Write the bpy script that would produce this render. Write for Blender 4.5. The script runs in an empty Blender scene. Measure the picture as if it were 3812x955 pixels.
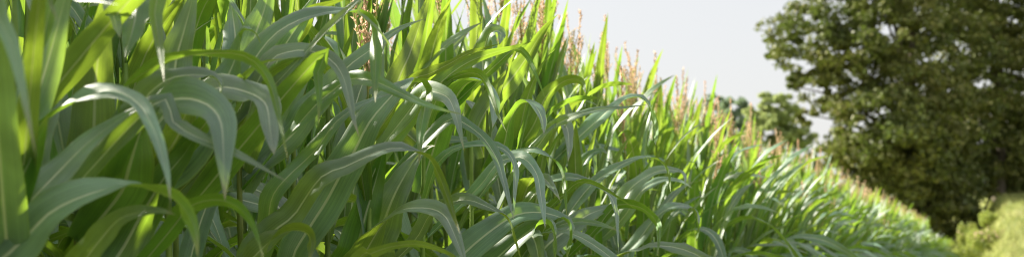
import bpy, math, random
import numpy as np
from mathutils import Vector, Matrix

R = math.radians
rng = np.random.default_rng(11)
random.seed(11)
S = bpy.context.scene

# ------------------------------------------------------------------ camera, light, exposure
CAM_H = 1.6
YAW = math.atan((2480 - 1287.5) / 2670.0)          # the row direction (+Y) lies right of the lens axis
cam_d = bpy.data.cameras.new('camera'); cam = bpy.data.objects.new('camera', cam_d)
S.collection.objects.link(cam); S.camera = cam
cam.location = (0, 0, CAM_H); cam.rotation_euler = (R(90), 0, YAW)
cam_d.sensor_width = 36; cam_d.lens = 36 * 2670 / 2575.0
cam_d.shift_y = 238 / 2575.0
cam_d.clip_start = 0.05; cam_d.clip_end = 2000
cam_d.dof.use_dof = True; cam_d.dof.focus_distance = 3.1; cam_d.dof.aperture_fstop = 3.0

SUN_AZ = R(-82)     # from +Y towards -X : behind the field's edge, from the left
SUN_EL = R(33)
sun_dir = Vector((math.sin(SUN_AZ) * math.cos(SUN_EL), math.cos(SUN_AZ) * math.cos(SUN_EL), math.sin(SUN_EL)))
sun_d = bpy.data.lights.new('sun', 'SUN'); sun = bpy.data.objects.new('sun', sun_d); S.collection.objects.link(sun)
sun_d.energy = 5.0; sun_d.angle = R(1.2); sun_d.color = (1.0, 0.93, 0.80)
sun.rotation_euler = sun_dir.to_track_quat('Z', 'Y').to_euler()

W = bpy.data.worlds.new('World'); S.world = W; W.use_nodes = True
wn = W.node_tree.nodes; wl = W.node_tree.links; wn.clear()
sky = wn.new('ShaderNodeTexSky'); sky.sky_type = 'NISHITA'; sky.sun_disc = False
sky.sun_elevation = SUN_EL; sky.sun_rotation = SUN_AZ % (2 * math.pi)
sky.air_density = 1.2; sky.dust_density = 3.0
veil = wn.new('ShaderNodeMix'); veil.data_type = 'RGBA'; veil.inputs[0].default_value = 0.90
veil.inputs[7].default_value = (2.53, 2.51, 2.52, 1)      # a thin even veil of high cloud
bg = wn.new('ShaderNodeBackground'); bg.inputs[1].default_value = 0.12
wo = wn.new('ShaderNodeOutputWorld')
wl.new(sky.outputs[0], veil.inputs[6]); wl.new(veil.outputs[2], bg.inputs[0]); wl.new(bg.outputs[0], wo.inputs[0])

S.view_settings.view_transform = 'Standard'; S.view_settings.look = 'None'
S.view_settings.exposure = 1.45; S.view_settings.gamma = 1; S.view_settings.use_curve_mapping = False
S.render.engine = 'CYCLES'
S.cycles.use_denoising = True; S.cycles.use_adaptive_sampling = False; S.cycles.filter_width = 1.05; S.cycles.sample_clamp_indirect = 6
S.cycles.max_bounces = 8; S.cycles.diffuse_bounces = 4; S.cycles.transmission_bounces = 6; S.cycles.glossy_bounces = 3
S.cycles.caustics_reflective = False; S.cycles.caustics_refractive = False

# ------------------------------------------------------------------ helpers
FPX = 2670.0 * 3812 / 2575.0        # focal length in photograph pixels
HOR = 560.0 * 3812 / 2575.0         # row of the horizon
CX = 1906.0
fwd = np.array([-math.sin(YAW), math.cos(YAW), 0.0]); rgt = np.array([math.cos(YAW), math.sin(YAW), 0.0]); up = np.array([0, 0, 1.0])
C0 = np.array([0, 0, CAM_H])
EDGE = 1.65                          # the front row stands this far beside the camera
def ray(px, py): return fwd + rgt * ((px - CX) / FPX) + up * ((HOR - py) / FPX)
def at_depth(px, py, Z): return C0 + ray(px, py) * Z
def at_row(px, py, q):               # point q metres in front of the front row's plane
    r = ray(px, py); return C0 + r * ((-EDGE + q) / r[0])
def smooth(t): t = np.clip(t, 0, 1); return t * t * (3 - 2 * t)
def ground_z(x, y):
    zl = float(np.interp(y, [-20, 0, 50, 75, 110, 160, 1500], [0, 0, -1.3, -.6, 3.6, 5.2, 20]))      # along the maize
    zr = float(np.interp(y, [-20, 0, 30, 47, 60, 75, 110, 160, 1500], [0, 0, -.55, .0, 1.8, 3.1, 4.4, 5.2, 20]))   # the grass bank
    return zl + (zr - zl) * float(smooth((x + 1.0) / 2.2))

def tag(o, label=None, cat=None, group=None, kind=None):
    if label: o['label'] = label
    if cat: o['category'] = cat
    if group: o['group'] = group
    if kind: o['kind'] = kind
    return o
def mesh_np(name, V, F, UV=None, mat=None, smooth_sh=True):
    """quads or triangles from numpy arrays"""
    V = np.asarray(V, np.float32); F = np.asarray(F, np.int32); k = F.shape[1]
    me = bpy.data.meshes.new(name)
    me.vertices.add(len(V)); me.vertices.foreach_set('co', V.ravel())
    me.loops.add(F.size); me.loops.foreach_set('vertex_index', F.ravel())
    me.polygons.add(len(F)); me.polygons.foreach_set('loop_start', np.arange(len(F), dtype=np.int32) * k)
    if UV is not None:
        l = me.uv_layers.new(name='UVMap'); l.data.foreach_set('uv', np.asarray(UV, np.float32)[F.ravel()].ravel())
    me.update(calc_edges=True)
    if smooth_sh: me.polygons.foreach_set('use_smooth', np.ones(len(F), bool))
    me.validate()
    if mat: me.materials.append(mat)
    return me
def link(name, data, parent=None, loc=None, rot=None):
    o = bpy.data.objects.new(name, data); S.collection.objects.link(o)
    if parent: o.parent = parent
    if loc is not None: o.location = loc
    if rot is not None: o.rotation_euler = rot
    return o
def norm(v): return v / np.maximum(np.linalg.norm(v, axis=-1, keepdims=True), 1e-9)
def catmull(P, n):
    """resample a polyline of control points smoothly, evenly by length; returns points and control parameter"""
    P = np.asarray(P, float); m = len(P)
    Q = np.vstack([2 * P[0] - P[1], P, 2 * P[-1] - P[-2]])
    out = []; par = []
    for i in range(m - 1):
        p0, p1, p2, p3 = Q[i:i + 4]
        t = np.linspace(0, 1, 12, endpoint=False)[:, None]
        out.append(0.5 * (2 * p1 + (p2 - p0) * t + (2 * p0 - 5 * p1 + 4 * p2 - p3) * t**2 + (3 * p1 - p0 - 3 * p2 + p3) * t**3))
        par.append(i + t[:, 0])
    out.append(P[-1:]); par.append(np.array([m - 1.0]))
    out = np.vstack(out); par = np.concatenate(par)
    s = np.concatenate([[0], np.cumsum(np.linalg.norm(np.diff(out[:, :3], axis=0), axis=1))]); s /= s[-1]
    u = np.linspace(0, 1, n)
    return np.stack([np.interp(u, s, out[:, k]) for k in range(P.shape[1])], 1), np.interp(u, s, par)
def tube(P, rad, k=7):
    P = np.asarray(P, float); n = len(P); T = norm(np.gradient(P, axis=0))
    ref = np.where(np.abs(T[:, 2:3]) > .9, np.array([[1., 0, 0]]), np.array([[0, 0, 1.]]))
    A = norm(np.cross(T, ref)); B = np.cross(T, A)
    a = np.linspace(0, 2 * math.pi, k, endpoint=False)
    V = P[:, None] + np.asarray(rad)[:, None, None] * (np.cos(a)[None, :, None] * A[:, None] + np.sin(a)[None, :, None] * B[:, None])
    i, j = np.meshgrid(np.arange(n - 1), np.arange(k), indexing='ij')
    F = np.stack([i * k + j, i * k + (j + 1) % k, (i + 1) * k + (j + 1) % k, (i + 1) * k + j], -1).reshape(-1, 4)
    return V.reshape(-1, 3), F
class Pile:                           # gathers many pieces for one mesh
    def __init__(s): s.V = []; s.F = []; s.U = []; s.n = 0
    def add(s, V, F, U=None):
        s.V.append(V); s.F.append(F + s.n); s.n += len(V)
        s.U.append(U if U is not None else np.zeros((len(V), 2)))
    def mesh(s, name, mat, sm=True): return mesh_np(name, np.vstack(s.V), np.vstack(s.F), np.vstack(s.U), mat, sm)

# ------------------------------------------------------------------ materials
def new_mat(name):
    m = bpy.data.materials.new(name); m.use_nodes = True; nt = m.node_tree; nt.nodes.clear()
    return m, nt.nodes, nt.links
def sock(n, key):
    return n.inputs[key]
def mixc(N, L, fac, a, b, blend='MIX'):
    n = N.new('ShaderNodeMix'); n.data_type = 'RGBA'; n.blend_type = blend
    for s, v in ((0, fac), (6, a), (7, b)):
        if hasattr(v, 'links'): L.new(v, n.inputs[s])
        else: n.inputs[s].default_value = v
    return n.outputs[2]
def math_n(N, L, op, a, b=None, clamp=False):
    n = N.new('ShaderNodeMath'); n.operation = op; n.use_clamp = clamp
    for i, v in enumerate((a, b)):
        if v is None: continue
        if hasattr(v, 'links'): L.new(v, n.inputs[i])
        else: n.inputs[i].default_value = v
    return n.outputs[0]
def mrange(N, L, v, a, b, c, d):
    n = N.new('ShaderNodeMapRange'); n.interpolation_type = 'SMOOTHSTEP'
    L.new(v, n.inputs[0])
    for i, x in enumerate((a, b, c, d)): n.inputs[i + 1].default_value = x
    return n.outputs[0]

def leaf_material(name, upper, lower, trans, tr_fac, rough):
    m, N, L = new_mat(name)
    uv = N.new('ShaderNodeUVMap'); uv.uv_map = 'UVMap'
    sep = N.new('ShaderNodeSeparateXYZ'); L.new(uv.outputs[0], sep.inputs[0])
    u, v = sep.outputs[0], sep.outputs[1]
    a = math_n(N, L, 'ABSOLUTE', math_n(N, L, 'MULTIPLY', math_n(N, L, 'SUBTRACT', u, 0.5), 2.0))
    geo = N.new('ShaderNodeNewGeometry'); oi = N.new('ShaderNodeObjectInfo')
    rnd = math_n(N, L, 'FRACT', math_n(N, L, 'ADD', geo.outputs['Random Per Island'], oi.outputs['Random']))
    # fine parallel veins
    cb = N.new('ShaderNodeCombineXYZ')
    L.new(math_n(N, L, 'MULTIPLY', u, 46.0), cb.inputs[0]); L.new(math_n(N, L, 'MULTIPLY', v, 1.6), cb.inputs[1]); L.new(math_n(N, L, 'MULTIPLY', rnd, 37.0), cb.inputs[2])
    nz = N.new('ShaderNodeTexNoise'); nz.inputs['Scale'].default_value = 1.0; nz.inputs['Detail'].default_value = 3; L.new(cb.outputs[0], nz.inputs['Vector'])
    veins = mrange(N, L, nz.outputs[0], 0.3, 0.7, 0.86, 1.13)
    tc = N.new('ShaderNodeTexCoord')
    nb = N.new('ShaderNodeTexNoise'); nb.inputs['Scale'].default_value = 9; nb.inputs['Detail'].default_value = 4; L.new(tc.outputs['Object'], nb.inputs['Vector'])
    blot = mrange(N, L, nb.outputs[0], 0.3, 0.75, 0.82, 1.22)
    k = math_n(N, L, 'MULTIPLY', veins, blot)
    side = mixc(N, L, geo.outputs['Backfacing'], upper, lower)
    hs = N.new('ShaderNodeHueSaturation')
    L.new(mrange(N, L, rnd, 0, 1, 0.478, 0.512), hs.inputs['Hue']); L.new(mrange(N, L, rnd, 0, 1, 0.85, 1.15), hs.inputs['Saturation'])
    L.new(math_n(N, L, 'MULTIPLY', k, mrange(N, L, math_n(N, L, 'FRACT', math_n(N, L, 'MULTIPLY', rnd, 7.3)), 0, 1, 0.78, 1.25)), hs.inputs['Value'])
    L.new(side, hs.inputs['Color'])
    rib = mrange(N, L, a, 0.05, 0.085, 1.0, 0.0)
    rib = math_n(N, L, 'MULTIPLY', rib, mrange(N, L, v, 0.55, 0.98, 1.0, 0.15))
    ribc = math_n(N, L, 'MULTIPLY', rib, math_n(N, L, 'SUBTRACT', 0.85, math_n(N, L, 'MULTIPLY', geo.outputs['Backfacing'], 0.45)))
    c1 = mixc(N, L, ribc, hs.outputs[0], (0.70, 0.76, 0.52, 1))
    margin = math_n(N, L, 'MULTIPLY', mrange(N, L, a, 0.90, 0.99, 0.0, 0.45), 1.0)
    c2 = mixc(N, L, margin, c1, (0.22, 0.30, 0.07, 1))
    tip = math_n(N, L, 'MULTIPLY', mrange(N, L, v, 0.90, 1.0, 0.0, 0.75), mrange(N, L, nb.outputs[0], 0.35, 0.6, 0.3, 1.0))
    c3 = mixc(N, L, tip, c2, (0.34, 0.26, 0.10, 1))
    # small pale specks where the leaf is scratched or spotted
    sp = N.new('ShaderNodeTexNoise'); sp.inputs['Scale'].default_value = 160; sp.inputs['Detail'].default_value = 1; L.new(tc.outputs['Object'], sp.inputs['Vector'])
    c4 = mixc(N, L, mrange(N, L, sp.outputs[0], 0.76, 0.82, 0, 0.5), c3, (0.40, 0.42, 0.22, 1))
    pr = N.new('ShaderNodeBsdfPrincipled')
    L.new(c4, pr.inputs['Base Color'])
    L.new(math_n(N, L, 'ADD', mrange(N, L, nb.outputs[0], 0.3, 0.7, rough - 0.06, rough + 0.08), math_n(N, L, 'MULTIPLY', geo.outputs['Backfacing'], 0.08)), pr.inputs['Roughness'])
    pr.inputs['Specular IOR Level'].default_value = 0.6; pr.inputs['Coat Weight'].default_value = 0.35; pr.inputs['Coat Roughness'].default_value = 0.44; pr.inputs['Coat IOR'].default_value = 1.6
    bp = N.new('ShaderNodeBump'); bp.inputs['Strength'].default_value = 0.35; bp.inputs['Distance'].default_value = 0.0015
    L.new(math_n(N, L, 'ADD', nz.outputs[0], math_n(N, L, 'MULTIPLY', rib, -1.5)), bp.inputs['Height']); L.new(bp.outputs[0], pr.inputs['Normal'])
    tr = N.new('ShaderNodeBsdfTranslucent')
    ht = N.new('ShaderNodeHueSaturation'); ht.inputs['Color'].default_value = trans
    L.new(mrange(N, L, rnd, 0, 1, 0.485, 0.508), ht.inputs['Hue']); L.new(k, ht.inputs['Value'])
    tcol = mixc(N, L, math_n(N, L, 'MULTIPLY', rib, 0.6), ht.outputs[0], (0.50, 0.55, 0.16, 1))
    L.new(tcol, tr.inputs['Color'])
    mx = N.new('ShaderNodeMixShader'); mx.inputs[0].default_value = tr_fac
    L.new(pr.outputs[0], mx.inputs[1]); L.new(tr.outputs[0], mx.inputs[2])
    out = N.new('ShaderNodeOutputMaterial'); L.new(mx.outputs[0], out.inputs[0])
    return m
M_LEAF = leaf_material('maize_leaf', (0.150, 0.240, 0.172, 1), (0.062, 0.152, 0.028, 1), (0.44, 0.70, 0.05, 1), 0.31, 0.44)

def simple_mat(name, c1, c2, scale, rough=0.6, trans=None, tf=0.3, rand=True, hue=0.02):
    m, N, L = new_mat(name)
    geo = N.new('ShaderNodeNewGeometry'); oi = N.new('ShaderNodeObjectInfo')
    tc = N.new('ShaderNodeTexCoord'); nz = N.new('ShaderNodeTexNoise'); nz.inputs['Scale'].default_value = scale; nz.inputs['Detail'].default_value = 5
    L.new(tc.outputs['Object'], nz.inputs['Vector'])
    c = mixc(N, L, mrange(N, L, nz.outputs[0], 0.32, 0.68, 0, 1), c1, c2)
    hs = N.new('ShaderNodeHueSaturation'); L.new(c, hs.inputs['Color'])
    r = math_n(N, L, 'FRACT', math_n(N, L, 'ADD', geo.outputs['Random Per Island'], oi.outputs['Random']))
    if rand:
        L.new(mrange(N, L, r, 0, 1, 0.5 - hue, 0.5 + hue), hs.inputs['Hue'])
        L.new(mrange(N, L, math_n(N, L, 'FRACT', math_n(N, L, 'MULTIPLY', r, 9.1)), 0, 1, 0.7, 1.35), hs.inputs['Value'])
    pr = N.new('ShaderNodeBsdfPrincipled'); L.new(hs.outputs[0], pr.inputs['Base Color']); pr.inputs['Roughness'].default_value = rough
    pr.inputs['Specular IOR Level'].default_value = 0.4
    out = N.new('ShaderNodeOutputMaterial')
    if trans:
        tr = N.new('ShaderNodeBsdfTranslucent'); tr.inputs[0].default_value = trans
        mx = N.new('ShaderNodeMixShader'); mx.inputs[0].default_value = tf
        L.new(pr.outputs[0], mx.inputs[1]); L.new(tr.outputs[0], mx.inputs[2]); L.new(mx.outputs[0], out.inputs[0])
    else:
        bp = N.new('ShaderNodeBump'); bp.inputs['Strength'].default_value = 0.4; bp.inputs['Distance'].default_value = 0.02
        L.new(nz.outputs[0], bp.inputs['Height']); L.new(bp.outputs[0], pr.inputs['Normal'])
        L.new(pr.outputs[0], out.inputs[0])
    return m
M_STALK = simple_mat('maize_stalk', (0.16, 0.24, 0.04, 1), (0.26, 0.34, 0.09, 1), 14, 0.45, (0.35, 0.5, 0.08, 1), 0.25)
M_TASSEL = simple_mat('maize_tassel', (0.74, 0.51, 0.39, 1), (0.78, 0.62, 0.44, 1), 20, 0.7, (0.88, 0.62, 0.45, 1), 0.5)
M_TSTEM = simple_mat('tassel_stem', (0.34, 0.42, 0.10, 1), (0.46, 0.46, 0.16, 1), 20, 0.6, (0.6, 0.62, 0.15, 1), 0.35)
M_GROUND = simple_mat('meadow', (0.15, 0.19, 0.045, 1), (0.27, 0.27, 0.10, 1), 0.8, 0.9, None, 0, False)
M_SOIL = simple_mat('soil', (0.10, 0.075, 0.05, 1), (0.16, 0.12, 0.08, 1), 6, 0.95, None, 0, False)
M_GRASS = simple_mat('grass_blade', (0.17, 0.23, 0.05, 1), (0.36, 0.35, 0.14, 1), 0.5, 0.6, (0.50, 0.54, 0.18, 1), 0.4, True, 0.03)
M_TREE = simple_mat('broadleaf', (0.115, 0.145, 0.036, 1), (0.230, 0.235, 0.062, 1), 0.3, 0.5, (0.14, 0.20, 0.03, 1), 0.25, True, 0.02)
M_TREE_PALE_HAZE = simple_mat('hazed_pale_broadleaf', (0.24, 0.31, 0.12, 1), (0.32, 0.38, 0.16, 1), 0.3, 0.6, (0.50, 0.58, 0.22, 1), 0.4)  # lightened leaf colour: distance haze and sunlight are painted in
M_TREE_BLUE_HAZE = simple_mat('hazed_bluish_broadleaf', (0.18, 0.26, 0.18, 1), (0.24, 0.32, 0.22, 1), 0.3, 0.6, (0.38, 0.50, 0.28, 1), 0.4)  # leaf colour raised to imitate haze; no haze volume is built
M_SHRUB = simple_mat('shrub_leaf', (0.17, 0.24, 0.05, 1), (0.32, 0.34, 0.11, 1), 1.2, 0.6, (0.45, 0.52, 0.10, 1), 0.4)
M_BARK = simple_mat('bark', (0.07, 0.055, 0.04, 1), (0.13, 0.105, 0.08, 1), 5, 0.9)
M_FLOWER = simple_mat('dusky_flower', (0.55, 0.36, 0.30, 1), (0.62, 0.46, 0.34, 1), 8, 0.8, (0.6, 0.42, 0.32, 1), 0.3)

# ------------------------------------------------------------------ the ground
gx = np.concatenate([np.linspace(-900, -60, 12), np.concatenate([np.linspace(-50, -4, 20), np.linspace(-3, 5, 17), np.linspace(7, 50, 18)]), np.linspace(60, 900, 12)])
gy = np.concatenate([np.linspace(-60, 0, 7), np.linspace(3, 180, 60), np.linspace(200, 1500, 16)])
GX, GY = np.meshgrid(gx, gy, indexing='ij')
GZ = np.vectorize(ground_z)(GX, GY)
GZ += np.where(GY > 60, 0.15 * np.sin(GX * .21 + 1) * np.sin(GY * .13), 0)
n1, n2 = GX.shape
i, j = np.meshgrid(np.arange(n1 - 1), np.arange(n2 - 1), indexing='ij')
F = np.stack([i * n2 + j, (i + 1) * n2 + j, (i + 1) * n2 + j + 1, i * n2 + j + 1], -1).reshape(-1, 4)
tag(link('ground', mesh_np('ground', np.stack([GX, GY, GZ], -1).reshape(-1, 3), F, None, M_GROUND)), kind='structure')
FIELD_END = 47.0
sy = np.linspace(-6, FIELD_END + .3, 30); sx = np.array([-18, -1.3])
V = np.array([[x, y, ground_z(x, y) + 0.012] for x in sx for y in sy])
i = np.arange(len(sy) - 1); F = np.stack([i, i + len(sy), i + len(sy) + 1, i + 1], -1)
tag(link('field_soil', mesh_np('field_soil', V, F, None, M_SOIL)), kind='structure')

# ------------------------------------------------------------------ maize leaves
def leaf_sheet(P, B, Nn, hw, ncross, fold, ruf=0.0, rfreq=9.0, ph=0.0):
    """a blade: midrib P, width direction B, upper normal Nn, half widths hw -> verts, quads, uv"""
    n = len(P); us = np.linspace(-1, 1, ncross); s = np.linspace(0, 1, n)
    if ncross >= 7: us = np.array([-1, -.72, -.40, -.09, .09, .40, .72, 1.])
    k = len(us); V = np.zeros((n, k, 3)); U = np.zeros((n, k, 2))
    for j, u in enumerate(us):
        wave = ruf * np.abs(u)**2 * np.sin(s * rfreq * 6.28 * (1 + .13 * np.sign(u)) + ph + (1.9 if u > 0 else 0)) * np.sin(math.pi * np.clip(s * 1.15, 0, 1))
        rise = hw * (fold * abs(u) + (0.16 * (1 - (2 * abs(u) - 1)**2)))
        V[:, j] = P + B * (hw * u * np.sqrt(1 - np.minimum(.6, fold**2 * .6)))[:, None] + Nn * (rise + wave)[:, None]
        U[:, j, 0] = (u + 1) / 2; U[:, j, 1] = s
    i, j = np.meshgrid(np.arange(n - 1), np.arange(k - 1), indexing='ij')
    F = np.stack([i * k + j, (i + 1) * k + j, (i + 1) * k + j + 1, i * k + j + 1], -1).reshape(-1, 4)
    return V.reshape(-1, 3), F, U.reshape(-1, 2)
def width_profile(s):
    return np.clip(0.55 + 2.2 * s, 0, 1) * np.power(np.clip(1 - np.power(s, 2.4), 0, 1), 0.95) + 0.012 * (1 - s)
def hero_profile(s):
    return np.clip(0.5 + 2.2 * s, 0, 1) * np.power(np.clip(1 - np.power(s, 2.3), 0, 1), 1.1) + 0.010 * (1 - s)
def proc_leaf(L, Wd, th0, th1, bend, sharp, sway, twist, fold, n=16, ncross=5, rg=rng):
    s = np.linspace(0, 1, n)
    sg = 1 / (1 + np.exp(-(s - bend) * sharp)); sg = (sg - sg[0]) / (sg[-1] - sg[0])
    th = R(th0) + R(th1 - th0) * sg
    ds = L / (n - 1)
    lat = sway * s**2
    T = norm(np.stack([np.sin(th), 2 * sway * s, np.cos(th)], 1))
    P = np.vstack([[0, 0, 0], np.cumsum((T[1:] + T[:-1]) / 2 * ds, axis=0)])
    B = norm(np.cross(np.cross(T, np.tile([0, 1., 0], (n, 1))), T)); 
    B = norm(np.tile([0, 1., 0], (n, 1)) - T * T[:, 1:2]); Nn = np.cross(T, B)
    a = R(twist) * smooth((s - .2) / .8)
    a = a + 0.25 * np.sin(s * 7 + rg.uniform(0, 6)) * s
    B, Nn = B * np.cos(a)[:, None] + Nn * np.sin(a)[:, None], Nn * np.cos(a)[:, None] - B * np.sin(a)[:, None]
    fo = fold * (1 - .7 * s)
    return leaf_sheet(P, B, Nn, Wd * .56 * width_profile(s), ncross, fo, rg.uniform(.003, .010), rg.uniform(3.5, 6), rg.uniform(0, 6))
def make_class(kind, count, n, nc):
    out = []
    for _ in range(count):
        u = rng.uniform
        if kind == 'top': a = (u(.45, .68), u(.05, .075), u(6, 14), u(16, 42), u(.5, .8), u(3, 6), u(-.12, .12), u(-40, 40), u(.45, .75))
        elif kind == 'upper': a = (u(.62, .85), u(.07, .09), u(10, 20), u(40, 120), u(.55, .75), u(5, 10), u(-.15, .15), u(-60, 60), u(.3, .5))
        elif kind == 'spear': a = (u(.52, .78), u(.055, .08), u(4, 13), u(10, 32), u(.5, .8), u(3, 6), u(-.1, .1), u(-50, 50), u(.4, .7))
        elif kind == 'mid': a = (u(.78, 1.0), u(.078, .10), u(24, 46), u(115, 172), u(.30, .56), u(5, 13), u(-.22, .22), u(-80, 80), u(.2, .4))
        else: a = (u(.65, .85), u(.06, .085), u(28, 45), u(130, 172), u(.35, .5), u(7, 12), u(-.2, .2), u(-60, 60), u(.15, .35))
        out.append(proc_leaf(*a, n=n, ncross=nc))
    return out
LIB = {k: make_class(k, c, 18, 7) for k, c in (('top', 14), ('spear', 14), ('upper', 16), ('mid', 26), ('low', 10))}
LIB_ME = {k: [mesh_np('leaf_' + k, V, F, U, M_LEAF) for V, F, U in v] for k, v in LIB.items()}
LIB_LO = {k: make_class(k, c, 9, 3) for k, c in (('top', 8), ('spear', 8), ('upper', 10), ('mid', 14), ('low', 5))}

# stalks (2.05 m to the tassel's foot) and tassels
def stalk_geo(h, k=8):
    zs = []; rs = []; nodes = np.arange(0.12, h, .165)
    for z in nodes:
        zs += [z - .018, z, z + .012, z + .03]; f = 1 - .62 * z / h
        rs += [.0125 * f + .001, .0155 * f + .001, .0140 * f + .001, .0125 * f + .0015]
    zs = [0] + zs + [h]; rs = [.016] + rs + [.0035]
    P = np.stack([0.01 * np.sin(np.array(zs) * 2.1), 0.008 * np.cos(np.array(zs) * 1.7), zs], 1)
    return tube(P, np.array(rs), k)
ST_H = 2.20
STALK_ME = []
for q in range(4):
    V, F = stalk_geo(ST_H + 0.0); STALK_ME.append(mesh_np('stalk', V, F, None, M_STALK))
STALK_LO = tube(np.array([[0, 0, 0], [0, 0, 1.0], [0, 0, ST_H]]), np.array([.015, .012, .004]), 4)
def tassel_geo(hi=True):
    """upright spike and steep side branches set with small hanging florets -> (stems, florets)"""
    st = Pile(); fl = Pile()
    nb = int(rng.integers(4, 9)) if hi else 4
    Hs = rng.uniform(.36, .50)
    for b in range(nb + 1):
        if b == 0: P = np.stack([np.linspace(0, 1, 7)**2 * rng.uniform(-.05, .05), np.linspace(0, 1, 7)**2 * rng.uniform(-.05, .05), np.linspace(0, Hs, 7)], 1); z0 = .08
        else:
            az = rng.uniform(0, 6.28); l = rng.uniform(.16, .26); t = np.linspace(0, 1, 6); sp = rng.uniform(.10, .36)
            P = np.stack([np.cos(az) * sp * l * t**.8, np.sin(az) * sp * l * t**.8, rng.uniform(.02, .12) + l * t * (1 - .25 * sp * t)], 1); z0 = .02
        V, F = tube(P, np.linspace(.0032, .0014, len(P)), 4 if hi else 3); st.add(V, F)
        length = np.linalg.norm(np.diff(P, axis=0), axis=1).sum()
        cnt = int(length / (.0085 if hi else .03))
        C, _ = catmull(P, cnt)
        for q in range(cnt):
            if q < cnt * z0 * 2: continue
            az = rng.uniform(0, 6.28); l = rng.uniform(.012, .020) * (1 if hi else 1.9) * (1.5 if b == 0 else 1); w = l * .42
            d = np.array([math.cos(az) * .55, math.sin(az) * .55, rng.uniform(.2, .9)]); d /= np.linalg.norm(d)
            sd = norm(np.cross(d, [0.3, .2, 1.0])); s2 = np.cross(d, sd)
            c = C[q] + d * .004
            Vv = np.array([c - d * l * .4, c + sd * w * .5, c + d * l * .7, c - sd * w * .5, c + s2 * w * .5, c - s2 * w * .5])
            Ff = np.array([[0, 1, 2, 3], [0, 4, 2, 5]])
            fl.add(Vv, Ff)
    return st, fl
TASSELS = []
for q in range(9):
    st, fl = tassel_geo(); TASSELS.append((st.mesh('tassel', M_TSTEM), fl.mesh('florets', M_TASSEL, False)))
TASSEL_LO = []
for q in range(5):
    st, fl = tassel_geo(False); TASSEL_LO.append(((np.vstack(st.V), np.vstack(st.F)), (np.vstack(fl.V), np.vstack(fl.F))))

def plan_leaves(az0, r, hero=False, deep=False):
    """(class, height, azimuth, scale) for the leaves of one plant 2.05 m to the tassel foot"""
    out = []; n = int(r.integers(17, 20)) if deep else int(r.integers(15, 18))
    for k in range(n):
        f = k / (n - 1); z = .38 + 1.60 * f
        az = az0 + (math.pi if k % 2 else 0) + r.normal(0, .38)
        if not deep and math.cos(az) < 0 and r.random() < .6: az = r.normal(0, .75)      # the edge plants turn their leaves to the light
        c = 'low' if f < .16 else 'mid' if f < .66 else 'upper' if f < .84 else 'top'
        if deep and r.random() < .5 and c == 'mid' and f > .55: c = 'upper'
        if deep and f > .62 and r.random() < .65: c = 'spear'
        if not deep and c == 'upper' and r.random() < .7: c = 'mid'
        if not deep and c == 'top' and r.random() < .5: c = 'upper'
        out.append((c, z, az, r.uniform(.88, 1.12)))
    return out

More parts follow.
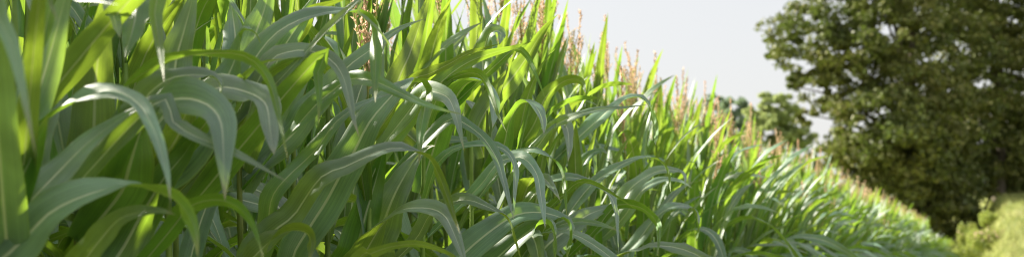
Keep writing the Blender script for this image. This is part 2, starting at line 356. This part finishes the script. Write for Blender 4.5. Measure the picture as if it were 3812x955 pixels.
# ------------------------------------------------------------------ traced leaves of the front row, at the field's edge
# each: path in photograph pixels base to tip, metres in front of the row's plane (base, tip), full width, roll towards the lens
# roll 0 = upper side faces the lens, 90 = on edge, 180 = underside faces the lens
HERO = [
 # --- far left, out of focus
 ([(-45,-30),(-10,60),(40,160),(75,300),(105,440),(136,585)], .42, .50, .075, [0,15,20,40]),
 ([(60,600),(104,446),(164,283),(216,97),(250,-40),(270,-150)], .10, .22, .085, [25,20]),
 ([(330,640),(350,480),(355,327),(368,193),(387,37),(398,-80)], .02, .08, .095, [170,170]),
 ([(560,-90),(520,-20),(495,100),(462,225)], .10, .25, .07, [160,150]),
 ([(545,-60),(575,60),(590,150),(602,235),(611,305)], .30, .42, .05, [170,150]),
 ([(395,-40),(420,50),(447,142)], .15, .3, .035, [20,30]),
 ([(150,-40),(190,20),(216,85)], .4, .5, .04, [170,170]),
 ([(200,-20),(275,-6),(357,4),(446,18)], .3, .5, .03, [40,60]),
 ([(70,540),(160,455),(245,402),(312,365),(372,342),(424,338),(476,357),(521,394),(551,439),(580,500),(605,580),(625,660),(635,757)], .12, .52, .050, [150,125,95,60,30,20,20]),
 ([(60,830),(110,755),(222,637),(326,533),(444,444),(518,400),(570,380)], .12, .32, .075, [30,25,35,50]),
 ([(440,430),(455,340),(520,285),(590,240),(650,222),(724,205),(836,197),(910,208),(970,253),(1007,320),(1030,402),(1048,480),(1074,605)], .15, .55, .036, [110,100,100,110,130,150,160,160]),
 ([(480,470),(540,370),(590,320),(650,288),(740,280),(800,292),(818,325),(815,350)], .15, .40, .075, [20,25,35,60,120]),
 ([(450,720),(480,640),(520,520),(555,430),(600,388),(666,370),(726,373),(785,400),(822,459),(832,590),(838,748)], .10, .52, .115, [170,165,140,95,40,25,20,15]),
 ([(660,520),(690,440),(735,370),(785,338),(845,328),(910,342),(965,365),(993,400),(1003,470),(1014,540),(1020,575)], .12, .50, .105, [170,160,120,70,35,25,20]),
 ([(700,560),(770,440),(820,340),(870,240),(900,150),(912,112),(950,125),(972,165)], .08, .30, .10, [15,15,20,30,80,120]),
 ([(900,470),(950,330),(1010,225),(1067,197),(1126,188),(1186,199),(1238,230),(1275,283),(1297,357),(1315,440),(1338,511)], .15, .50, .07, [30,40,65,60,45,35,30]),
 ([(940,420),(1000,330),(1060,275),(1126,243),(1180,226),(1215,228)], .10, .38, .085, [20,20,30,60]),
 ([(1165,235),(1180,280),(1188,340),(1187,400),(1186,478)], .36, .40, .06, [170,165]),
 ([(900,330),(930,220),(955,120),(980,50),(1005,-40),(1020,-120)], .0, .08, .10, [20,20]),
 ([(1000,320),(1040,210),(1080,140),(1135,60),(1175,-10),(1200,-60)], .05, .2, .075, [25,35]),
 ([(630,400),(657,223),(683,126),(713,15),(735,-80)], .05, .12, .095, [20,20]),
 ([(1100,130),(1150,55),(1210,20),(1300,-8)], .1, .3, .06, [150,140]),
 ([(870,330),(905,290),(970,235),(1060,217)], .25, .4, .045, [150,140]),
 ([(960,560),(1020,470),(1080,370),(1140,280),(1165,240)], .02, .15, .095, [15,20]),
 ([(1090,500),(1150,410),(1230,325),(1300,245),(1374,190),(1450,130),(1520,92),(1586,68)], .10, .35, .075, [20,25,35,50]),
 ([(880,330),(955,215),(1020,135),(1095,86),(1185,56),(1280,45),(1345,56),(1380,95),(1397,185),(1397,300),(1397,383)], .12, .52, .080, [30,40,55,60,80,130,160,150]),
 ([(1290,40),(1335,48),(1400,100),(1460,180),(1495,228)], .40, .50, .03, [60,40]),
 ([(1150,420),(1230,345),(1300,296),(1360,294),(1420,312),(1490,345),(1560,378),(1640,405),(1733,427)], .20, .62, .050, [110,80,40,20,15,15]),
 ([(1090,960),(1148,854),(1215,750),(1267,654),(1320,564),(1374,460),(1441,379),(1500,322),(1555,302),(1583,330),(1580,400),(1565,500),(1560,615)], .02, .42, .105, [15,15,18,25,50,110,160,165]),
 ([(1520,420),(1560,360),(1590,338),(1627,345),(1665,362),(1687,400),(1705,460),(1728,562)], .2, .48, .065, [60,50,30,20,15]),
 ([(1560,560),(1600,440),(1635,350),(1665,305),(1717,279),(1761,272),(1791,286),(1821,335),(1850,417),(1887,493)], .1, .5, .058, [140,130,120,120,140,150]),
 ([(1430,560),(1500,470),(1560,400),(1612,338),(1687,268),(1761,223),(1836,197),(1917,175),(1992,149)], .1, .40, .060, [165,155,150,140]),
 ([(1470,400),(1530,300),(1598,275),(1672,238),(1746,197),(1820,175),(1873,158)], .15, .38, .045, [150,140,130]),
 ([(1450,420),(1486,290),(1523,208),(1560,97),(1592,0),(1605,-50)], -.05, .05, .085, [170,165]),
 ([(1600,600),(1640,480),(1680,400),(1720,330),(1760,303),(1805,310),(1832,345),(1838,420),(1833,475)], .05, .40, .095, [170,165,150,90,40,25]),
 ([(1780,480),(1840,370),(1895,305),(1955,223),(2000,149),(2040,90),(2078,52)], .0, .25, .095, [165,160]),
 ([(1880,210),(1925,182),(1962,208),(1985,253),(2005,300),(2036,383)], .3, .45, .035, [150,160]),
 ([(1800,220),(1815,140),(1838,116),(1864,122),(1858,168)], .0, .12, .075, [20,40,20]),
 ([(1870,560),(1900,450),(1945,385),(1990,395),(2017,440),(2025,500)], .1, .4, .085, [160,130,60,30]),
 ([(1985,470),(2030,365),(2085,312),(2128,294),(2165,305),(2182,350)], .1, .35, .07, [160,140,150]),
 ([(1990,560),(2050,480),(2091,452),(2158,424),(2247,405),(2337,398),(2415,387)], .15, .6, .055, [20,40,50,50]),
 ([(2190,480),(2280,400),(2345,366),(2396,372),(2426,431),(2441,490),(2440,540)], .15, .5, .085, [30,60,110,150]),
 # --- lower left
 ([(-20,1010),(30,950),(111,870),(193,790),(297,738),(409,704),(506,694),(580,718),(640,735),(690,785),(722,850),(738,960)], .10, .58, .095, [25,25,30,45,90,140,160]),
 ([(290,1010),(330,950),(387,877),(446,815),(520,790),(595,784),(655,797)], .15, .48, .070, [25,30,40,55]),
 ([(-40,900),(0,800),(60,700),(110,600),(150,500),(180,420)], .1, .25, .10, [165,160]),
 ([(440,950),(520,810),(565,735),(612,660),(680,580),(720,520),(760,470)], .02, .20, .10, [170,165]),
 ([(560,400),(640,450),(690,487),(760,520),(843,553),(918,590),(992,631),(1085,683)], .30, .58, .05, [40,35,30]),
 ([(640,850),(680,785),(710,765),(762,746),(821,743),(881,765),(925,810),(955,870),(985,975)], .25, .58, .042, [140,150,155,160]),
 ([(930,960),(1000,880),(1037,847),(1096,802),(1141,735),(1171,691),(1215,646),(1290,620),(1360,585),(1434,557),(1501,553),(1557,572),(1598,590),(1630,645),(1660,720),(1690,805),(1713,869)], .08, .60, .085, [60,50,40,45,50,55,65,120,155,160]),
 ([(985,930),(1000,830),(1015,735),(1060,670),(1142,592),(1187,545),(1246,459),(1335,393),(1440,352),(1490,345)], .05, .35, .065, [30,40,50,40,50,60]),
 ([(900,1010),(948,955),(1000,905),(1045,872),(1096,858),(1141,866),(1158,905),(1152,970)], .1, .4, .085, [20,25,60,130,160]),
 ([(1300,1010),(1325,940),(1360,802),(1397,676),(1420,590),(1440,520)], .0, .12, .115, [170,170]),
 ([(1405,900),(1430,830),(1449,773),(1486,691),(1545,594),(1590,550),(1620,540)], .02, .2, .12, [15,15,40]),
 ([(1310,1010),(1350,960),(1389,892),(1434,828),(1486,787),(1538,774),(1612,778),(1657,805),(1687,862),(1717,936),(1735,990)], .05, .55, .085, [150,150,130,70,35,25,20]),
 ([(1320,980),(1365,950),(1449,918),(1545,906),(1620,921),(1690,952),(1730,990)], .35, .65, .05, [130,130,140]),
 ([(1540,900),(1600,800),(1645,765),(1695,748),(1746,744),(1806,765),(1865,795),(1895,828),(1918,892),(1942,970)], .1, .55, .060, [60,55,50,60,110,140]),
 ([(1590,720),(1630,610),(1687,557),(1746,542),(1821,540),(1873,553),(1908,594),(1918,661),(1914,735),(1912,825)], .1, .5, .045, [50,60,60,50,60]),
 ([(1640,470),(1700,447),(1760,480),(1806,522),(1851,594),(1873,668),(1895,750),(1912,815)], .2, .55, .050, [60,50,40,40]),
 ([(1780,700),(1850,610),(1918,585),(1962,598),(1998,649),(2012,720),(2022,790),(2030,850)], .15, .55, .055, [60,50,30,30]),
 ([(1830,670),(1890,585),(1950,566),(1995,564),(2047,587),(2084,631),(2102,713),(2110,802)], .12, .5, .050, [50,50,80,130,150]),
 ([(1640,1030),(1715,955),(1785,892),(1865,832),(1932,797),(2000,790),(2070,803),(2113,830),(2119,892),(2110,960)], .05, .48, .105, [20,20,30,50,110,150]),
 ([(1780,1030),(1850,960),(1930,890),(2000,840),(2040,835),(2060,880),(2068,970)], .1, .5, .085, [20,30,90,150]),
 ([(1960,760),(2025,685),(2099,661),(2173,668),(2247,706),(2283,750),(2296,832),(2303,944)], .15, .6, .050, [40,60,60,50]),
 ([(2080,740),(2158,676),(2233,691),(2300,732),(2370,778)], .3, .6, .035, [140,140]),
 ([(2210,860),(2292,766),(2366,765),(2419,795),(2452,847),(2448,950)], .2, .6, .05, [140,140,150]),
 ([(2000,960),(2050,900),(2121,847),(2195,795),(2277,769),(2310,785)], .05, .3, .11, [15,20,40]),
 ([(2120,790),(2200,690),(2270,639),(2337,601),(2396,587),(2456,598),(2486,639),(2497,713)], .1, .5, .07, [30,40,60,110,140]),
 ([(2290,780),(2352,697),(2426,646),(2486,631),(2538,646),(2553,710)], .1, .45, .085, [25,40,60,100]),
 ([(2320,810),(2389,710),(2463,669),(2530,672),(2580,700)], .1, .4, .085, [30,50,60]),
 ([(2370,900),(2441,810),(2508,768),(2575,775),(2597,832),(2592,900)], .1, .45, .08, [30,50,90,140]),
 ([(2070,800),(2121,680),(2155,630),(2195,575),(2240,558),(2262,575)], .0, .2, .10, [15,20,50]),
 ([(2040,620),(2065,510),(2085,462),(2110,475),(2118,540),(2115,600)], .0, .25, .07, [60,40,20]),
]

# ------------------------------------------------------------------ maize plants
SPACING = 0.165
individual = []          # (row, y)
rest = []
ROWS = 9
for r_ in range(ROWS):
    x = -EDGE - .62 * r_
    ys = np.arange(-5.5, FIELD_END, SPACING)
    for y in ys:
        yy = y + rng.normal(0, .022); xx = x + rng.normal(0, .03)
        if r_ > 5 and rng.random() < .35: continue
        lim = {0: (1.33, 28.2), 1: (1.92, 16.2), 2: (2.45, 10.9)}.get(r_)
        (individual if lim and lim[0] <= yy <= lim[1] else rest).append((r_, xx, yy))
print('individual', len(individual), 'rest', len(rest))

INNER = lambda y: float(np.interp(y, [5, 11, 22, 40], [1, .945, .955, .97]))
FRONT = lambda y: float(np.interp(y, [5, 12], [.92, .79]))      # the edge row stands lower than those behind it
plants = []
front = [p for p in individual if p[0] == 0]
hero_by_plant = {}
ORD = lambda n: {1: 'st', 2: 'nd', 3: 'rd'}.get(n % 10 if n % 100 not in (11, 12, 13) else 0, 'th')
for r_, x, y in individual:
    e = bpy.data.objects.new('maize_plant', None); S.collection.objects.link(e)
    e.empty_display_size = .1
    e.location = (x, y, ground_z(x, y)); plants.append((r_, e))

def hero_leaf(spec):
    path, q0, q1, Wd, rolls = spec
    m = len(path)
    pts = np.array([at_row(px, py, q0 + (q1 - q0) * (i / (m - 1))) for i, (px, py) in enumerate(path)])
    # the plant it grows from: the stalk nearest to the blade's foot
    best = min(((abs(e.location.y - pts[0][1] + (pts[1][1] - pts[0][1]) * .4), e) for r_, e in plants if r_ == 0), key=lambda t: t[0])[1]
    pts = np.vstack([[best.location.x, best.location.y, pts[0][2] - max(.10, .9 * np.hypot(*(pts[0][:2] - np.array(best.location)[:2])))], pts]) if path[0][1] > path[1][1] or q0 > .2 else pts
    n = 34
    P, par = catmull(pts, n)
    T = norm(np.gradient(P, axis=0)); Vw = norm(C0 - P)
    N0 = norm(Vw - T * (Vw * T).sum(1, keepdims=True)); B0 = np.cross(N0, T)
    s = np.linspace(0, 1, n)
    ra = np.interp(s, np.linspace(0, 1, len(rolls)), [R(-a) for a in rolls])
    B = B0 * np.cos(ra)[:, None] + N0 * np.sin(ra)[:, None]; Nn = np.cross(T, B)
    V, F, U = leaf_sheet(P, B, Nn, Wd * .54 * hero_profile(s), 7, .30 * (1 - .6 * s), rng.uniform(.003, .008), rng.uniform(3, 5), rng.uniform(0, 6))
    mw = Matrix.Translation(best.location)
    V = V - np.array(best.location)
    o = link('leaf', mesh_np('leaf', V, F, U, M_LEAF), best)
    hero_by_plant.setdefault(best.name, 0); hero_by_plant[best.name] += 1
    return o
hero_objs = [hero_leaf(h) for h in HERO]

def cam_x(y): # photograph column of a front row stalk
    d = np.array([-EDGE, y, 0]); return CX + FPX * (d @ rgt) / (d @ fwd)
for r_, e in plants:
    rr = np.random.default_rng(int(rng.integers(1e9)))
    hero_zone = r_ == 0 and e.location.y < 5.8
    y = e.location.y; hs = rr.uniform(.96, 1.04) * (FRONT(y) if r_ == 0 else (1.20 if r_ == 1 else 1.27) * INNER(y))
    lean = (0, 0) if hero_zone else (rr.normal(0, .025), rr.normal(0, .025))
    if not hero_zone: e.rotation_euler = (lean[0], lean[1], 0)
    st = link('stalk', random.choice(STALK_ME), e, (0, 0, 0), (0, 0, rr.uniform(0, 6.28))); st.scale = (1, 1, hs)
    ta = random.choice(TASSELS); tz = rr.uniform(.95, 1.15)
    if rr.random() < (.92 if r_ == 0 else .2): tz = 0
    if tz: to = link('tassel', ta[0], e, (0.01 * math.sin(ST_H * 2.1) * 0, 0, ST_H * hs - .02), (rr.normal(0, .05), rr.normal(0, .05), rr.uniform(0, 6.28))); to.scale = (tz, tz, tz); link('florets', ta[1], to)
    az0 = rr.normal(0, .45)
    for k, (c, z, az, sc) in enumerate(plan_leaves(az0, rr, deep=r_ > 0)):
        ca = math.cos(az)
        if hero_zone:
            if ca > 0.10 and z > 1.0:      # towards the camera: those are traced, keep only erect short ones here
                if rr.random() < (.85 if e.location.y < 3.4 else .35): continue
                if e.location.y > 3.4: sc *= .85
                else: c = 'upper'; sc *= .8; az = math.copysign(rr.uniform(1.35, 1.95), math.sin(az))
        me = random.choice(LIB_ME[c])
        o = link('leaf', me, e, (0.012 * math.cos(az), 0.012 * math.sin(az), z * hs), (0, 0, az)); o.scale = (sc, sc, sc)

# everything deeper in the field and farther off: one mass
pl = Pile(); ps = Pile(); pt = Pile()
def put(pile, geo, M3, off, U=None): pile.add(geo[0] @ M3.T + off, geo[1], U)
for r_, x, y in rest:
    rr = rng; g = np.array([x, y, ground_z(x, y)]); hs = rr.uniform(.95, 1.04) * (FRONT(y) if r_ == 0 else (1.20 if r_ == 1 else 1.27) * INNER(y))
    far = y > 26
    M = np.diag([1., 1, hs]); put(ps, STALK_LO, M, g)
    a = rr.uniform(0, 6.28); Rz = np.array([[math.cos(a), -math.sin(a), 0], [math.sin(a), math.cos(a), 0], [0, 0, 1]])
    t = TASSEL_LO[int(rr.integers(len(TASSEL_LO)))]; o = g + np.array([0, 0, ST_H * hs - .02])
    if rr.random() < (.08 if r_ == 0 else .75): put(ps, t[0], Rz, o); put(pt, t[1], Rz, o)
    az0 = rr.normal(0, .45)
    for c, z, az, sc in plan_leaves(az0, rr, deep=r_ > 0):
        if r_ > 1 and z < 1.1: continue
        if r_ == 0 and y < 1.6 and math.cos(az) > .2: continue
        G = LIB_LO[c][int(rr.integers(len(LIB_LO[c])))]
        Rl = np.array([[math.cos(az), -math.sin(az), 0], [math.sin(az), math.cos(az), 0], [0, 0, 1]]) * sc
        pl.add(G[0] @ Rl.T + g + np.array([0, 0, z * hs]), G[1], G[2])
mass = bpy.data.objects.new('maize_field', None); S.collection.objects.link(mass)
tag(mass, 'blurred mass of maize deeper in the field and at its far end', 'maize', kind='stuff')
for nm, pp, mt in (('foliage', pl, M_LEAF), ('stalk_mass', ps, M_STALK), ('tassel_mass', pt, M_TASSEL)):
    tag(link(nm, pp.mesh(nm, mt), mass), kind='stuff')

# labels of the single plants
BY = sorted([e for r_, e in plants if r_ == 0], key=lambda e: e.location.y)
def words(n):
    ones = 'first second third fourth fifth sixth seventh eighth ninth tenth eleventh twelfth thirteenth fourteenth fifteenth sixteenth seventeenth eighteenth nineteenth'.split()
    if n < 20: return ones[n - 1]
    if n > 99: return 'hundredth' if n == 100 else 'hundred-and-' + words(n - 100)
    tens = {2: 'twenty', 3: 'thirty', 4: 'forty', 5: 'fifty', 6: 'sixty', 7: 'seventy', 8: 'eighty', 9: 'ninety'}
    tt = {2: 'twentieth', 3: 'thirtieth', 4: 'fortieth', 5: 'fiftieth', 6: 'sixtieth', 7: 'seventieth', 8: 'eightieth', 9: 'ninetieth'}
    return tt[n // 10] if n % 10 == 0 else tens[n // 10] + '-' + ones[n % 10 - 1]
for i, e in enumerate(BY):
    y = e.location.y; nh = hero_by_plant.get(e.name, 0)
    if y < 13:
        look = 'out-of-focus broad-leaved' if y < 1.9 else ('sharp-edged with long arching leaves' if nh > 1 else 'upright') if y < 5 else 'softly blurred drooping'
        lab = f'{look} maize plant, {words(i + 1)} along the field edge from the photo\'s left side'
        if look.startswith('sharp'): lab = f'maize plant with sharp arching leaves, {words(i + 1)} along the field edge from the photo\'s left'
    else: lab = f'blurred maize plant, {words(i + 1)} along the field\'s front row from the photo\'s left side'
    tag(e, lab, 'maize plant', 'maize plants of the front row')
for rw, nm in ((1, 'second'), (2, 'third')):
    B2 = sorted([e for r_, e in plants if r_ == rw], key=lambda e: e.location.y)
    for i, e in enumerate(B2):
        d = np.array(e.location) + np.array([0, 0, 2.9]) - C0; top_px = HOR - FPX * d[2] / (d @ fwd)
        if top_px < 0: lab = f'maize plant in the {nm} row, {words(i + 1)} from the left, half hidden by edge leaves'
        elif e.location.y < 8: lab = f'sunlit maize plant in the {nm} row, {words(i + 1)} from the left, pinkish tassel'
        else: lab = f'blurred sunlit tasselled maize plant, {words(i + 1)} from the left in the {nm} row'
        tag(e, lab, 'maize plant', f'maize plants of the {nm} row')

# ------------------------------------------------------------------ trees
def leaf_quads(C, size, rg, flat=.5):
    """one small pointed leaf face pair per centre"""
    n = len(C); d = norm(rg.normal(size=(n, 3))); s = norm(np.cross(d, rg.normal(size=(n, 3)))); l = size * rg.uniform(.6, 1.3, (n, 1))
    V = np.stack([C - d * l, C + s * l * .55, C + d * l, C - s * l * .55], 1).reshape(-1, 3)
    return V, np.arange(n * 4).reshape(-1, 4)
def noise3(P, seed, scale):
    rg = np.random.default_rng(seed); v = np.zeros(len(P))
    for o in range(9):
        k = norm(rg.normal(size=3)) * rg.uniform(.6, 1.6) / scale; v += np.sin(P @ k * 6.28 + rg.uniform(0, 6.28))
    return v / 9
def tree(name, label, group, base, lobes, n_leaves, size, mat, trunk_r, seed, void=-.12, vscale=2.2, limbs=True, open_z=0):
    rg = np.random.default_rng(seed); base = np.asarray(base, float)
    e = bpy.data.objects.new(name, None); S.collection.objects.link(e); e.location = base
    tag(e, label, 'tree', group)
    lobes = [(np.asarray(c, float) - base, np.asarray(r, float)) for c, r in lobes]
    vol = np.array([r.prod()**(2 / 3) for c, r in lobes]); cnt = (vol / vol.sum() * n_leaves).astype(int)
    C = []
    for (c, r), k in zip(lobes, cnt):
        per = 110; m = max(4, int(k * 1.9 / per)); cl = float(np.mean(r)) * .23 + .12
        d = norm(rg.normal(size=(m, 3)) + np.array([0, 0, .25])); cc = d * rg.uniform(.42, 1.0, (m, 1))**.6
        cc *= (1 + .2 * noise3(cc * 2, seed + 5, 1.0))[:, None]
        cc = c + cc * r
        size_c = cl * rg.uniform(.6, 1.35, (m, 1, 1))
        p = norm(rg.normal(size=(m, per, 3))) * rg.random((m, per, 1))**.45 * size_c * np.array([1, 1, .55])
        p[..., 2] -= .35 * (p[..., 0]**2 + p[..., 1]**2) / size_c[..., 0]        # each spray droops at its rim
        C.append((cc[:, None] + p).reshape(-1, 3))
    C = np.vstack(C)
    keep = (noise3(C, seed + 1, vscale) + .45 * noise3(C, seed + 2, vscale * .38)) > void - .25 * smooth((open_z - C[:, 2]) / 3.0)
    C = C[keep & (C[:, 2] > .15)]
    V, F = leaf_quads(C, size, rg)
    tag(link('crown', mesh_np('crown', V, F, None, mat, False), e), kind='stuff')
    top = max(c[2] for c, r in lobes)
    P = np.array([[0, 0, -.3], [.05, 0, .6], [.1, .1, top * .3], [-.1, .2, top * .55], [0, 0, top * .85]])
    P, _ = catmull(P, 14); V, F = tube(P, np.interp(np.linspace(0, 1, 14), [0, .08, .5, 1], [trunk_r * 1.5, trunk_r, trunk_r * .7, .05]), 10)
    link('trunk', mesh_np('trunk', V, F, None, M_BARK), e)
    if limbs:
        for c, r in lobes:
            z0 = np.clip(c[2] * .55, 1.2, top * .7); a = np.array([np.interp(z0, P[:, 2], P[:, 0]), np.interp(z0, P[:, 2], P[:, 1]), z0])
            mid = (a + c) / 2 + np.array([0, 0, .12 * np.linalg.norm(c - a)])
            Q, _ = catmull(np.array([a, mid, c, c + (c - mid) * .12]), 10)
            V, F = tube(Q, np.linspace(trunk_r * .42, .02, 10), 6); link('limb', mesh_np('limb', V, F, None, M_BARK), e)
    return e
def px_lobes(Z, rows, sc=1.0):
    """lobes from photograph pixels at the tree's own distance: (column, row, radius px, depth offset m)"""
    out = []
    for px, py, rp, dz in rows:
        c = at_depth(px, py, Z + dz); r = rp / FPX * (Z + dz) * sc
        out.append((c, np.array([r, r, r * .82])))
    return out
ZA = 75.0
rowsA = [(3010,150,165,0),(2930,165,62,1),(3090,60,150,2),(3180,230,170,-2),(3075,310,112,1),(2950,318,46,0),(3012,425,55,0),(3110,400,85,2),(3250,-20,170,0),
         (3330,130,190,-1),(3420,-80,220,2),(3290,470,220,-3),(3200,560,130,-2),(3380,330,190,-2),(3330,650,170,-2),(3430,560,200,0),(3450,750,170,1),(3330,800,120,0),(3520,200,190,3),(3540,420,160,1),
         (3200,-180,200,0),(3400,-260,240,0),(3550,820,120,1),(3460,880,90,1),(3400,830,100,-1),(3520,760,120,3),(3440,640,170,4)]
bA = at_depth(3400, 829, ZA); bA[2] = ground_z(*bA[:2])
tree('broadleaf_tree', 'large dark broadleaf tree with ragged left crown standing beyond the maize', 'big trees behind the field', bA, px_lobes(ZA, rowsA), 110000, .17, M_TREE, .48, 3, -.07, 2.0, open_z=9)
ZB = 82.0
rowsB = [(3640,120,200,0),(3700,330,190,-2),(3620,420,170,0),(3780,150,180,0),(3800,420,180,1),(3690,560,150,-1),(3800,620,120,1),(3600,640,140,0),(3650,-80,220,0),(3820,-60,220,0),(3900,250,220,0),(3560,700,110,-1),(3720,-260,260,0),(3950,480,200,1),(3610,760,90,0),(3700,760,110,0),(3640,860,80,-2),(3820,740,90,0),(3790,690,110,2),(3850,640,120,3),(3740,690,100,3),(3680,640,120,4)]
bB = at_depth(3720, 829, ZB); bB[2] = ground_z(*bB[:2])
tree('broadleaf_tree', 'dark broadleaf tree cut by the photo\'s right edge, beside the larger ragged one', 'big trees behind the field', bB, px_lobes(ZB, rowsB), 80000, .17, M_TREE, .42, 8, -.07, 2.1, open_z=9)
def far_tree(px, py, rp, Z, mat, label, seed, extra=()):
    b = at_depth(px, 829, Z); b[2] = ground_z(*b[:2])
    rows = [(px, py + rp, rp, 0), (px - rp * .7, py + rp * 1.7, rp * .9, 1), (px + rp * .7, py + rp * 1.6, rp * .9, -1), (px, py + rp * 2.6, rp * 1.3, 0), (px - rp * .9, py + rp * 3.2, rp, 0), (px + rp, py + rp * 3.0, rp, 0)] + list(extra)
    tree('distant_tree', label, 'distant trees', b, px_lobes(Z, rows), 9000, .26, mat, .3, seed, -.25, 3.5, False)
far_tree(2880, 315, 70, 130, M_TREE_PALE_HAZE, 'tall pale green distant tree just left of the big dark tree', 21, [(2935,450,80,0),(2820,430,60,0),(2985,540,70,0),(2880,470,90,0)])
far_tree(2735, 350, 55, 150, M_TREE_BLUE_HAZE, 'rounded bluish green distant tree between two others above the maize tassels', 22)
far_tree(2650, 345, 45, 170, M_TREE_BLUE_HAZE, 'leftmost small distant tree peeping above the maize tassels', 23)
far_tree(3010, 560, 60, 140, M_TREE_BLUE_HAZE, 'low dark distant tree in the sky gap beside the big tree', 24)

# ------------------------------------------------------------------ shrubs, hedge and grass on the right
def shrub(px, py, rp, Z, mat, label, seed, n=2600, size=.07, name='shrub', flowers=0):
    rg = np.random.default_rng(seed); c = at_depth(px, py, Z); b = c.copy(); b[2] = ground_z(*b[:2]); r = rp / FPX * Z
    e = bpy.data.objects.new(name, None); S.collection.objects.link(e); e.location = b; tag(e, label, 'shrub', 'shrubs beside the big tree')
    H = max(c[2] + r - b[2], .5); C = []
    for k in range(9):
        a = rg.uniform(0, 6.28); o = np.array([math.cos(a) * r * .55, math.sin(a) * r * .55, H * rg.uniform(.3, .8)])
        rr = np.array([r * .55, r * .55, H * .3]); d = norm(rg.normal(size=(n // 9, 3))) * rg.uniform(.3, 1, (n // 9, 1))**.5; C.append(o + d * rr)
    C = np.vstack(C); C = C[C[:, 2] > .03]; V, F = leaf_quads(C, size, rg)
    tag(link('crown', mesh_np('crown', V, F, None, mat, False), e), kind='stuff')
    for k in range(5):
        a = rg.uniform(0, 6.28); P, _ = catmull(np.array([[0, 0, -.05], [math.cos(a) * r * .2, math.sin(a) * r * .2, H * .4], [math.cos(a) * r * .5, math.sin(a) * r * .5, H * .8]]), 7)
        V, F = tube(P, np.linspace(.03, .008, 7), 5); link('stem', mesh_np('stem', V, F, None, M_BARK), e)
    if flowers:
        k = rg.integers(0, len(C), flowers); k = k[np.argsort(-C[k, 2])][:flowers * 2 // 3]
        V, F = leaf_quads(C[k] + rg.normal(0, .06, (len(k), 3)), size * 1.1, rg); tag(link('blossoms', mesh_np('blossoms', V, F, None, M_FLOWER, False), e), kind='stuff')
    return e
shrub(3680, 905, 62, 52, M_SHRUB, 'yellow-green shrub with dusky pink flower heads beside the grass', 31, flowers=420)
shrub(3640, 905, 55, 55, M_SHRUB, 'yellow-green bush just left of the pink-flowered shrub', 32)
shrub(3575, 925, 55, 51, M_SHRUB, 'low light green bush next to the maize field\'s far corner', 33)
shrub(3600, 865, 36, 58, M_SHRUB, 'small upright yellow-green shrub at the foot of the big tree', 34, flowers=60)
shrub(3705, 850, 50, 61, M_SHRUB, 'bright rounded shrub between the big tree and the grass', 35)
shrub(3690, 815, 40, 63, M_SHRUB, 'pale yellow shrub under the right tree\'s lowest branches', 36)
shrub(3740, 775, 62, 84, M_TREE_PALE_HAZE, 'mid green bush behind the bright shrubs at the meadow\'s edge', 37, 3000, .12)
shrub(3800, 755, 50, 96, M_TREE_BLUE_HAZE, 'bluish bush at the photo\'s right edge above the grass', 38, 2500, .13)
# grass blades of the meadow between the shrubs
rg = np.random.default_rng(41); nB = 52000
Zs = 36 + 95 * rg.random(nB)**1.6; pxs = rg.uniform(3380, 4200, nB)
gp = C0[:2] + (fwd[:2] + rgt[:2] * ((pxs - CX) / FPX)[:, None]) * Zs[:, None]
gz = np.array([ground_z(x, y) for x, y in gp]); root = np.column_stack([gp, gz])
ok = (root[:, 0] > -1.0) | (root[:, 1] > FIELD_END + .5); root = root[ok]; Zk = Zs[ok]
h = rg.uniform(.15, .42, len(root)); ln = rg.normal(0, .12, (len(root), 2)); wv = rg.normal(size=(len(root), 2)); wv /= np.linalg.norm(wv, axis=1, keepdims=True)
w = (.006 + .00028 * Zk)[:, None]
A = root.copy(); A[:, :2] -= wv * w; Bq = root.copy(); Bq[:, :2] += wv * w
T1 = root + np.column_stack([ln * .5, h * .6]); T2 = root + np.column_stack([ln, h])
Ba = T1.copy(); Ba[:, :2] += wv * w * .7
V = np.stack([A, Bq, Ba, T2], 1).reshape(-1, 3)
tag(link('grass', mesh_np('grass', V, np.arange(len(root) * 4).reshape(-1, 4), None, M_GRASS, False)), 'tall sunlit meadow grass on the slope at the right', 'grass', kind='stuff')
